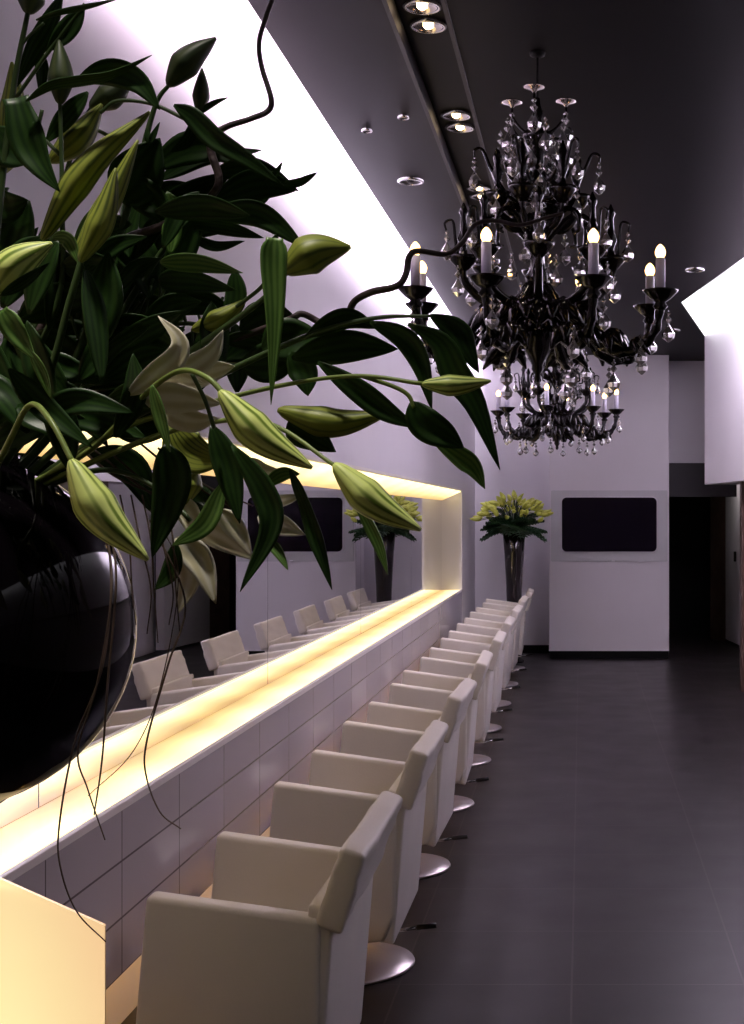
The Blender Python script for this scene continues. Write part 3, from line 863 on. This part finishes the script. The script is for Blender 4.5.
# 1 tall stem at the left edge
s = lily('tall lily stem at the left edge ending in a brownish bud at the top', [M0(-20), (-20, 380, 0), (0, 200, 0.0), (14, 85, 0.0), (28, 12, 0.0)], [9, 7, 5])
bud(s, (28, 14), (29, -26), 27, 0.0, 'K'); bud(s, (4, 140), (12, 62), 24, 0.06, 'O'); bud(s, (0, 175), (22, 112), 22, 0.08, 'O')
leaf(s, [(62, -6), (45, 30), (32, 52), (14, 90)], 22, 0.02); leaf(s, [(36, 20), (58, 12), (86, 6), (118, -1)], 9, -0.02, roll=0.9)
leaf(s, [(84, 8), (66, 32), (46, 52)], 20, 0.0, 'D'); leaf(s, [(-8, 128), (12, 150), (30, 163)], 40, 0.0, roll=0.1)
leaf(s, [(-10, 190), (5, 205), (28, 200)], 36, 0.05); stalk(s, [(16, 98, 0), (50, 50, 0), (85, 4, 0)], 4); stalk(s, [(22, 45, 0), (30, 35, 0), (44, 23, 0)], 3)

# 2 upright bud
s = lily('lily stem with an upright olive bud and a dark folded leaf, upper left', [M0(0), (10, 400, 0), (58, 300, -0.02), (62, 200, -0.02), (60, 104, -0.02)], [9, 6, 4])
bud(s, (60, 104), (59, 40), 25, -0.02, 'K', 0.02); leaf(s, [(16, 98), (28, 140), (40, 165), (60, 192)], 36, -0.05, roll=0.15, blunt=0.6, base=0.7)
leaf(s, [(26, 101), (50, 85), (78, 80), (112, 74), (152, 55)], 14, -0.06, roll=0.7); leaf(s, [(77, 80), (110, 72), (138, 82), (160, 110)], 28, -0.04, roll=0.1)
leaf(s, [(38, 48), (42, 70), (40, 95)], 13, 0.03); stalk(s, [(60, 155, 0), (40, 132, 0), (42, 110, 0)], 4)
leaf(s, [(52, 237), (68, 240), (80, 265)], 16, -0.06, 'L', roll=0.4); leaf(s, [(55, 245), (60, 280), (48, 330)], 36, -0.02)

# 3 pair of buds against the lilac wall
s = lily('lily stem with two slanting buds before the lilac wall, upper left', [M0(10), (20, 380, 0.03), (50, 250, 0.05), (75, 140, 0.04), (92, 106, 0.03)], [8, 6, 4])
bud(s, (90, 108), (132, 74), 27, 0.03, 'K'); bud(s, (50, 162), (102, 104), 30, 0.02, 'O')
leaf(s, [(88, 92), (66, 118), (45, 144)], 20, 0.0, roll=0.3); stalk(s, [(90, 127, 0.05), (105, 134, 0.05), (117, 143, 0.05)], 4)
leaf(s, [(28, 200), (10, 250), (-8, 300)], 40, 0.06); leaf(s, [(-6, 225), (12, 255), (14, 300)], 26, 0.08)

# 4 dark buds high against the light
s = lily('lily stem with two dark pointed buds highest against the bright wall', [M0(20), (60, 390, 0.0), (115, 250, 0.0), (140, 160, 0.0), (156, 104, 0.0), (169, 85, 0.0)], [9, 7, 4])
bud(s, (168, 86), (216, 38), 29, 0.0, 'K', -0.05); bud(s, (199, 114), (202, 68), 17, 0.02, 'K', 0.02)
stalk(s, [(100, 113, 0), (118, 101, 0), (152, 104, 0), (187, 120, 0)], 4); leaf(s, [(196, 116), (212, 104), (229, 97)], 6, 0.02)
leaf(s, [(174, 105), (192, 116), (214, 138), (248, 160), (284, 186)], 22, -0.02, roll=0.1); leaf(s, [(196, 118), (188, 140), (171, 152)], 13, 0.02)
leaf(s, [(282, 184), (300, 182), (318, 172)], 9, 0.0, roll=0); leaf(s, [(264, 184), (274, 176), (283, 161)], 7, 0.0, roll=0)
leaf(s, [(214, 172), (255, 170), (299, 191)], 26, 0.03, roll=0.2); leaf(s, [(150, 170), (185, 150), (214, 150), (240, 165)], 34, 0.05); leaf(s, [(160, 180), (200, 160), (262, 150)], 20, 0.06, 'D')

# 5 long trumpet buds
s = lily('lily stem with two long olive trumpet buds rising in front, left of middle', [M0(30), (40, 400, -0.05), (70, 300, -0.06), (82, 258, -0.06)], [9, 7, 6])
bud(s, (42, 240), (150, 112), 30, -0.03, 'O', -0.06); bud(s, (80, 262), (116, 168), 27, -0.08, 'O', 0.05); bud(s, (74, 258), (138, 140), 24, -0.05, 'O', 0.03)
leaf(s, [(118, 200), (140, 170), (160, 138)], 52, -0.01, roll=0.1, blunt=0.7, base=0.5); leaf(s, [(146, 128), (150, 140), (160, 122)], 8, -0.02)
leaf(s, [(120, 180), (150, 200), (172, 230)], 34, 0.0); leaf(s, [(96, 300), (120, 250), (140, 200)], 30, 0.03)

# 6 leafy stem in the middle
s = lily('leafy lily stem spreading dark leaves before the bright wall, upper middle', [M0(40), (70, 410, 0.02), (130, 300, 0.03), (180, 230, 0.02), (212, 214, 0.0)], [9, 7, 4])
leaf(s, [(208, 215), (258, 214), (306, 248)], 26, -0.01, roll=0.1); leaf(s, [(180, 222), (226, 228), (264, 238)], 15, 0.0, roll=0.2); leaf(s, [(184, 232), (214, 246), (245, 241)], 11, 0.02, roll=0)
leaf(s, [(214, 200), (258, 184), (298, 190)], 32, 0.02, roll=0.15); leaf(s, [(150, 215), (190, 195), (232, 172)], 30, 0.05); leaf(s, [(130, 240), (165, 200), (205, 190)], 34, 0.06)
leaf(s, [(160, 262), (200, 263), (243, 273)], 20, -0.03, 'L', roll=0.3, blunt=0.7); leaf(s, [(158, 280), (196, 282), (236, 290)], 26, -0.01, roll=0.2, blunt=0.6)
leaf(s, [(120, 230), (140, 262), (150, 300)], 40, 0.03); leaf(s, [(100, 330), (128, 290), (140, 250)], 26, 0.05)

# 7 bud and hanging bright leaf
s = lily('lily stem with a green bud and a straight ribbon leaf hanging beside it', [M0(50), (90, 420, 0.0), (200, 345, -0.03), (262, 300, -0.06), (288, 272, -0.08)], [9, 7, 4])
bud(s, (284, 272), (351, 247), 40, -0.08, 'O', -0.10); leaf(s, [(275, 238), (274, 262), (275, 320), (271, 405)], 27, -0.12, 'L', roll=0.1, blunt=0.55, base=0.6)
leaf(s, [(270, 262), (274, 246), (276, 234)], 15, -0.10); bud(s, (192, 330), (246, 300), 22, -0.02, 'O'); leaf(s, [(235, 270), (236, 300), (222, 330)], 22, 0.0)
leaf(s, [(150, 310), (195, 300), (236, 312)], 30, 0.02); leaf(s, [(240, 330), (266, 316), (300, 322)], 34, 0.02); leaf(s, [(225, 360), (260, 345), (310, 350)], 36, 0.04)
stalk(s, [(232, 310, -0.02), (256, 292, -0.04), (266, 282, -0.06)], 4)

# 8 arching leafy stem to the right
s = lily('arching lily stem whose drooping leaf tips reach the chandelier, right side', [M0(60), (110, 430, 0), (220, 375, -0.04), (310, 335, -0.06), (376, 318, -0.08), (432, 316, -0.10)], [9, 7, 5, 3])
leaf(s, [(370, 322), (404, 338), (421, 364), (432, 410)], 24, -0.08, roll=0.2); leaf(s, [(430, 315), (456, 330), (466, 348), (479, 373)], 26, -0.10, roll=0.1)
leaf(s, [(408, 324), (440, 342), (456, 374), (476, 405), (500, 470)], 30, -0.11, roll=0.15, blunt=1.0)
leaf(s, [(292, 358), (345, 346), (398, 349)], 34, -0.04, roll=0.1); leaf(s, [(306, 336), (345, 318), (378, 328)], 22, -0.06, roll=0.2)
leaf(s, [(262, 350), (290, 340), (330, 345)], 44, -0.01); leaf(s, [(290, 352), (304, 372), (308, 396)], 30, -0.02, roll=0.2); leaf(s, [(240, 365), (272, 362), (300, 350)], 40, 0.02)

# 9 slim bright bud at the far right
s = lily('lily stem with a slim pale green bud farthest right, pointing right', [M0(60), (120, 430, -0.05), (220, 400, -0.08), (300, 382, -0.10), (362, 376, -0.12), (424, 384, -0.14)], [7, 5, 4, 4], M_stemL)
bud(s, (422, 384), (491, 381), 22, -0.14, 'B', 0.04); bud(s, (278, 410), (388, 414), 32, -0.06, 'O', 0.10)
leaf(s, [(318, 362), (358, 390), (388, 412), (418, 428)], 25, -0.08, roll=0.15); stalk(s, [(362, 376, -0.12), (392, 386, -0.12), (408, 395, -0.12), (414, 408, -0.12)], 4, M_stemL)
leaf(s, [(411, 402), (424, 422), (446, 436), (464, 448)], 34, -0.12, roll=0.1, blunt=0.75); leaf(s, [(430, 436), (460, 456), (474, 468), (485, 489)], 22, -0.11, 'L', roll=0.2)

# 10 striped bud pointing to the mirror
s = lily('lily stem with a striped pale bud pointing down right over the mirror', [M0(60), (120, 450, -0.05), (200, 424, -0.08), (270, 424, -0.12), (338, 468, -0.16)], [7, 5, 4], M_stemL)
bud(s, (334, 464), (421, 530), 36, -0.16, 'B', 0.06); leaf(s, [(288, 422), (312, 436), (336, 452)], 34, -0.06, roll=0.1, blunt=0.6)
leaf(s, [(290, 470), (306, 505), (318, 545), (332, 590)], 18, -0.12, roll=0.3, wave=0.5); leaf(s, [(352, 494), (368, 522), (380, 548), (388, 575)], 13, -0.06, roll=0.4, m='L')
leaf(s, [(264, 486), (282, 474), (300, 474)], 15, -0.08, 'L', roll=0.2); leaf(s, [(240, 440), (262, 440), (290, 455)], 30, -0.03)

# 11 big striped bud and open flower in the middle
s = lily('lily stem with the largest striped bud and an open white bloom, centre', [M0(50), (90, 450, -0.05), (148, 392, -0.12), (180, 371, -0.16), (206, 377, -0.19), (224, 394, -0.2)], [7, 5, 5], M_stemL)
bud(s, (220, 391), (312, 468), 38, -0.2, 'B', 0.07)
for px, w, d in (([(128, 395), (155, 374), (176, 356), (178, 338), (158, 316)], 24, -0.12), ([(150, 390), (190, 368), (212, 352), (223, 330)], 24, -0.10), ([(160, 392), (208, 372), (235, 366)], 24, -0.08),
                 ([(142, 396), (180, 398), (222, 404)], 32, -0.11), ([(150, 402), (190, 420), (218, 418)], 26, -0.09), ([(140, 392), (168, 378), (205, 384)], 30, -0.10)):
    leaf(s, px, w, d, 'P', roll=0.15, fold=0.35, name='petal', blunt=0.7)
leaf(s, [(152, 385), (160, 415), (170, 452)], 15, -0.16, 'L', roll=0.5); leaf(s, [(212, 425), (228, 468), (240, 524)], 28, -0.12, roll=0.1); leaf(s, [(232, 445), (262, 488), (271, 528), (240, 592)], 27, -0.14, roll=0.2)
stalk(s, [(192, 374, -0.16), (205, 400, -0.15), (214, 428, -0.13)], 4)
leaf(s, [(170, 425), (190, 452), (226, 462)], 44, -0.03, 'O', roll=0.2)

# 12 pale bud hanging before the vase
s = lily('lily stem with a fat pale bud hanging down before the black vase', [M0(30, -0.1), (10, 440, -0.14), (30, 405, -0.20), (50, 420, -0.24), (73, 463, -0.26)], [6, 5, 5], M_stemL)
bud(s, (71, 460), (148, 560), 42, -0.26, 'B', 0.07); leaf(s, [(166, 444), (172, 486), (152, 558)], 38, -0.10, roll=0.1, blunt=0.8)
leaf(s, [(2, 310), (18, 335), (36, 360)], 24, -0.18, 'L', roll=0.3, blunt=0.6, base=0.5); leaf(s, [(30, 350), (42, 372), (52, 400)], 12, -0.18, 'L')
bud(s, (-8, 294), (52, 243), 38, -0.15, 'B', -0.08); leaf(s, [(0, 296), (24, 282), (50, 262)], 12, -0.17, 'D')

# 13 drooping white flowers low in the bouquet
s = lily('lily stem with drooping white petals low in front of the mirror', [M0(60), (100, 470, 0.0), (160, 490, -0.02), (190, 520, -0.04)], [7, 5, 5])
for px, w, d in (([(176, 538), (200, 560), (216, 604)], 30, -0.05), ([(180, 546), (190, 575), (178, 614)], 26, -0.03), ([(194, 524), (224, 538), (256, 560)], 26, -0.04),
                 ([(218, 510), (236, 528), (252, 556)], 22, -0.06), ([(258, 516), (280, 524), (305, 535)], 24, -0.03), ([(244, 460), (262, 472), (288, 474)], 22, -0.02),
                 ([(262, 500), (282, 500), (304, 494)], 13, -0.02), ([(178, 500), (190, 515), (200, 545)], 24, -0.02)):
    leaf(s, px, w, d, 'P', roll=0.2, fold=0.4, name='petal', blunt=0.75)
leaf(s, [(264, 540), (276, 550), (288, 570)], 12, -0.03, 'L'); leaf(s, [(224, 482), (206, 524), (172, 546)], 22, -0.08, 'L', roll=0.35)
leaf(s, [(176, 542), (172, 570), (155, 590)], 20, -0.06); bud(s, (196, 470), (186, 505), 26, -0.02, 'O'); leaf(s, [(186, 480), (200, 500), (222, 505)], 30, 0.0)

# 14 dense low foliage around the mouth of the vase
s = lily('short leafy lily stem massed dark around the vase mouth', [M0(10), (-10, 440, 0), (60, 400, 0), (100, 380, 0)], [8, 6, 4])
for i in range(64):
    x = rb.uniform(-40, 150); y = rb.uniform(300, 470) if x < 90 else rb.uniform(330, 440)
    a = rb.uniform(-2.6, 0.9); L = rb.uniform(70, 120)
    x2, y2 = x + math.cos(a) * L, y + math.sin(a) * L
    x2 = min(x2, 185); 
    xm, ym = (x + x2) / 2 + rb.uniform(-10, 10), (y + y2) / 2 - rb.uniform(0, 16)
    leaf(s, [(x, y), (xm, ym), (x2, y2)], rb.uniform(24, 40), rb.uniform(-0.14, 0.16), 'D')
s = lily('leafy lily stem filling the middle of the bouquet with dark foliage', [M0(40), (60, 420, 0.05), (160, 330, 0.05), (230, 330, 0.05)], [8, 6, 4])
for i in range(56):
    x = rb.uniform(20, 240); y = rb.uniform(210, 400)
    if y < 250 and x < 50: y += 80
    a = rb.uniform(-1.8, 0.6); L = rb.uniform(50, 95)
    x2, y2 = x + math.cos(a) * L, y + math.sin(a) * L
    if y2 < 190: y2 = 190 + rb.uniform(0, 40)
    x2 = min(x2, 300)
    if 185 < (x + x2) / 2 < 300 and 232 < (y + y2) / 2 < 335: continue
    if (x + x2) / 2 < 90 and (y + y2) / 2 < 285: continue
    leaf(s, [(x, y), ((x + x2) / 2, (y + y2) / 2 - rb.uniform(0, 14)), (x2, y2)], rb.uniform(16, 34), rb.uniform(-0.06, 0.18), rb.choice('DDDDDL'))
for i in range(26):
    x = rb.uniform(70, 210); y = rb.uniform(300, 420)
    stalk(s, [(x, y, 0.05), (x + rb.uniform(-15, 15), y - 30, 0.04), (x + rb.uniform(-25, 40), y - 75, 0.03)], 3)

# twisted willow twigs
def twig(label, px, w):
    r = empty('willow_twig', q(*px[0])); tag(r, label, 'twig', 'twisted willow twigs in the bouquet')
    stalk(r, px, w, M_willow, 'twig'); return r
tw = twig('wavy brown willow twig rising past the bright wall to the top edge', [(-49, 490, 0.02), (40, 330, 0.03), (110, 250, 0.02), (157, 228, 0.0), (192, 212, 0.0), (213, 194, 0.0), (219, 178, 0.0), (211, 152, 0.0), (212, 138, 0.0), (226, 127, 0.0), (250, 119, 0.0),
      (268, 111, 0.01), (271, 98, 0.01), (262, 68, 0.02), (259, 44, 0.02), (265, 20, 0.02), (277, -12, 0.02)], [9, 9, 8, 8, 6, 6, 5, 5])
tw2 = twig('wavy brown willow twig curling across the large chandelier', [(-45, 490, 0.05), (80, 400, 0.05), (220, 345, 0.03), (286, 321, 0.0), (302, 314, 0.0), (322, 323, 0.0), (344, 326, -0.02), (349, 314, -0.03), (355, 301, -0.04), (372, 292, -0.05), (397, 286, -0.06), (406, 274, -0.06), (409, 257, -0.06), (418, 251, -0.06),
      (446, 254, -0.05), (462, 243, -0.05), (476, 224, -0.04), (497, 221, -0.04), (520, 225, -0.03), (545, 218, -0.03), (563, 213, -0.03)], [8, 7, 7, 7, 7, 6, 5, 4, 3])
# trailing roots that hang from the bouquet over the ledge
def root(label, px, w=2.2):
    r = empty('trailing_root', q(*px[0])); tag(r, label, 'root', 'thin roots trailing from the bouquet')
    stalk(r, px, [w * 0.8, w * 0.8, w * 0.5], M_root, 'strand'); return r
root('thin trailing root hanging lowest, curving toward the glowing panel', [(90, 500, -0.1), (110, 560, -0.16), (104, 660, -0.2), (74, 745, -0.2), (59, 828, -0.2), (61, 870, -0.2), (77, 912, -0.19), (106, 942, -0.18)])
root('thin trailing root hanging close beside the ball vase', [(100, 500, -0.1), (116, 570, -0.15), (108, 680, -0.17), (102, 760, -0.17), (94, 815, -0.17)], 2.6)
root('short thin trailing root slanting down right below the vase', [(100, 505, -0.1), (112, 580, -0.19), (98, 680, -0.21), (78, 750, -0.21), (88, 790, -0.2), (105, 840, -0.2)])
root('thin trailing root ending in a hook over the tiled counter', [(150, 520, -0.05), (185, 600, -0.08), (168, 665, -0.1), (147, 740, -0.1), (146, 775, -0.1), (160, 812, -0.1), (181, 829, -0.1)], 2.4)
root('hair-thin pale root crossing the glowing ledge', [(150, 510, -0.05), (178, 570, -0.07), (162, 680, -0.09), (134, 750, -0.09), (88, 796, -0.1)], 1.4)
for i, nm in enumerate(('first', 'second', 'third', 'fourth', 'fifth')):
    x = 132 + i * 11
    root('short root strand under the drooping white petals, %s from the vase' % nm, [(x - 12, 495, -0.04), (x - 3, 540, -0.06), (x + (i % 2) * 8, 590, -0.07), (x + 4, 625 + 9 * (i % 3), -0.07)], 2.2)
for i, nm in enumerate(('leftmost', 'second from left', 'middle', 'second from right', 'rightmost')):
    x0 = 110 + i * 22; y0 = 450 + (i % 3) * 8
    root('dark thin stalk criss-crossing behind the fat pale bud, %s' % nm, [(x0 - 40, y0 - 10, 0.0), (x0 + 5, y0 + 26, 0.0), (x0 + 55, y0 + 48 + 10 * (i % 2), 0.0)], 3.0)

# ------------------------------------------------------------------ glowing frosted panel at the lower left
pa, pb = Vector((-0.811, 2.30, 0)), Vector((-1.141, 2.62, 0))
ptop = EYE - (926 - VY) * 2.30 / F
pan = empty('glowing_panel', pa); tag(pan, 'glowing cream frosted panel in the bottom left corner, near first chair', 'lamp')
dirp = (pb - pa).normalized(); nrm = Vector((-dirp.y, dirp.x, 0))
if nrm.y > 0: nrm = -nrm
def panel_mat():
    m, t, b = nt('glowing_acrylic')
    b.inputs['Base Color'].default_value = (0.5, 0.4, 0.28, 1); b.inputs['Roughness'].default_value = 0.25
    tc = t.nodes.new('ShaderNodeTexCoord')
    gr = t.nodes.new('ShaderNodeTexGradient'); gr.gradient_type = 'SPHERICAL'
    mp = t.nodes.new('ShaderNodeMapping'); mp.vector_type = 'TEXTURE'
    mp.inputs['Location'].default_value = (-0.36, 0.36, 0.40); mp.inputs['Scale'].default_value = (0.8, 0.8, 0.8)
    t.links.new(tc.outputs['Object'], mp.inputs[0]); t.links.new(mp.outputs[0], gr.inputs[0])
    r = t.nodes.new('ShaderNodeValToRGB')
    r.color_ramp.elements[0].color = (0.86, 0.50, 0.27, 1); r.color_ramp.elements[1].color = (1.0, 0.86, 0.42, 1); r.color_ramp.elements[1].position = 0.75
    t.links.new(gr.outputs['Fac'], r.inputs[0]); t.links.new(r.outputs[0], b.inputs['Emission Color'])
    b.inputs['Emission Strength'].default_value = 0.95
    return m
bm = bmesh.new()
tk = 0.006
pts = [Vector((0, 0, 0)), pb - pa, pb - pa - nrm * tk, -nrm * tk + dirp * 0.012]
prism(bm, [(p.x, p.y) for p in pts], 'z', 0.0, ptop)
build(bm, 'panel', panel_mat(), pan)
bm = bmesh.new(); tk2 = 0.03
pts = [-nrm * tk + dirp * 0.012, pb - pa - nrm * tk, pb - pa - nrm * tk2, -nrm * tk2 + dirp * 0.06]
prism(bm, [(p.x, p.y) for p in pts], 'z', 0.0, ptop - 0.035)
build(bm, 'backing', mat('panel_backing', (0.5, 0.46, 0.42), 0.5), pan)
bm = bmesh.new()
pts = [-dirp * 0.003, Vector((0, 0, 0)), -nrm * tk + dirp * 0.012, -nrm * tk + dirp * 0.009]
prism(bm, [(p.x, p.y) for p in pts], 'z', 0.0, ptop); build(bm, 'edge_strip', mat('panel_edge', (0.85, 0.62, 0.42), 0.4), pan)
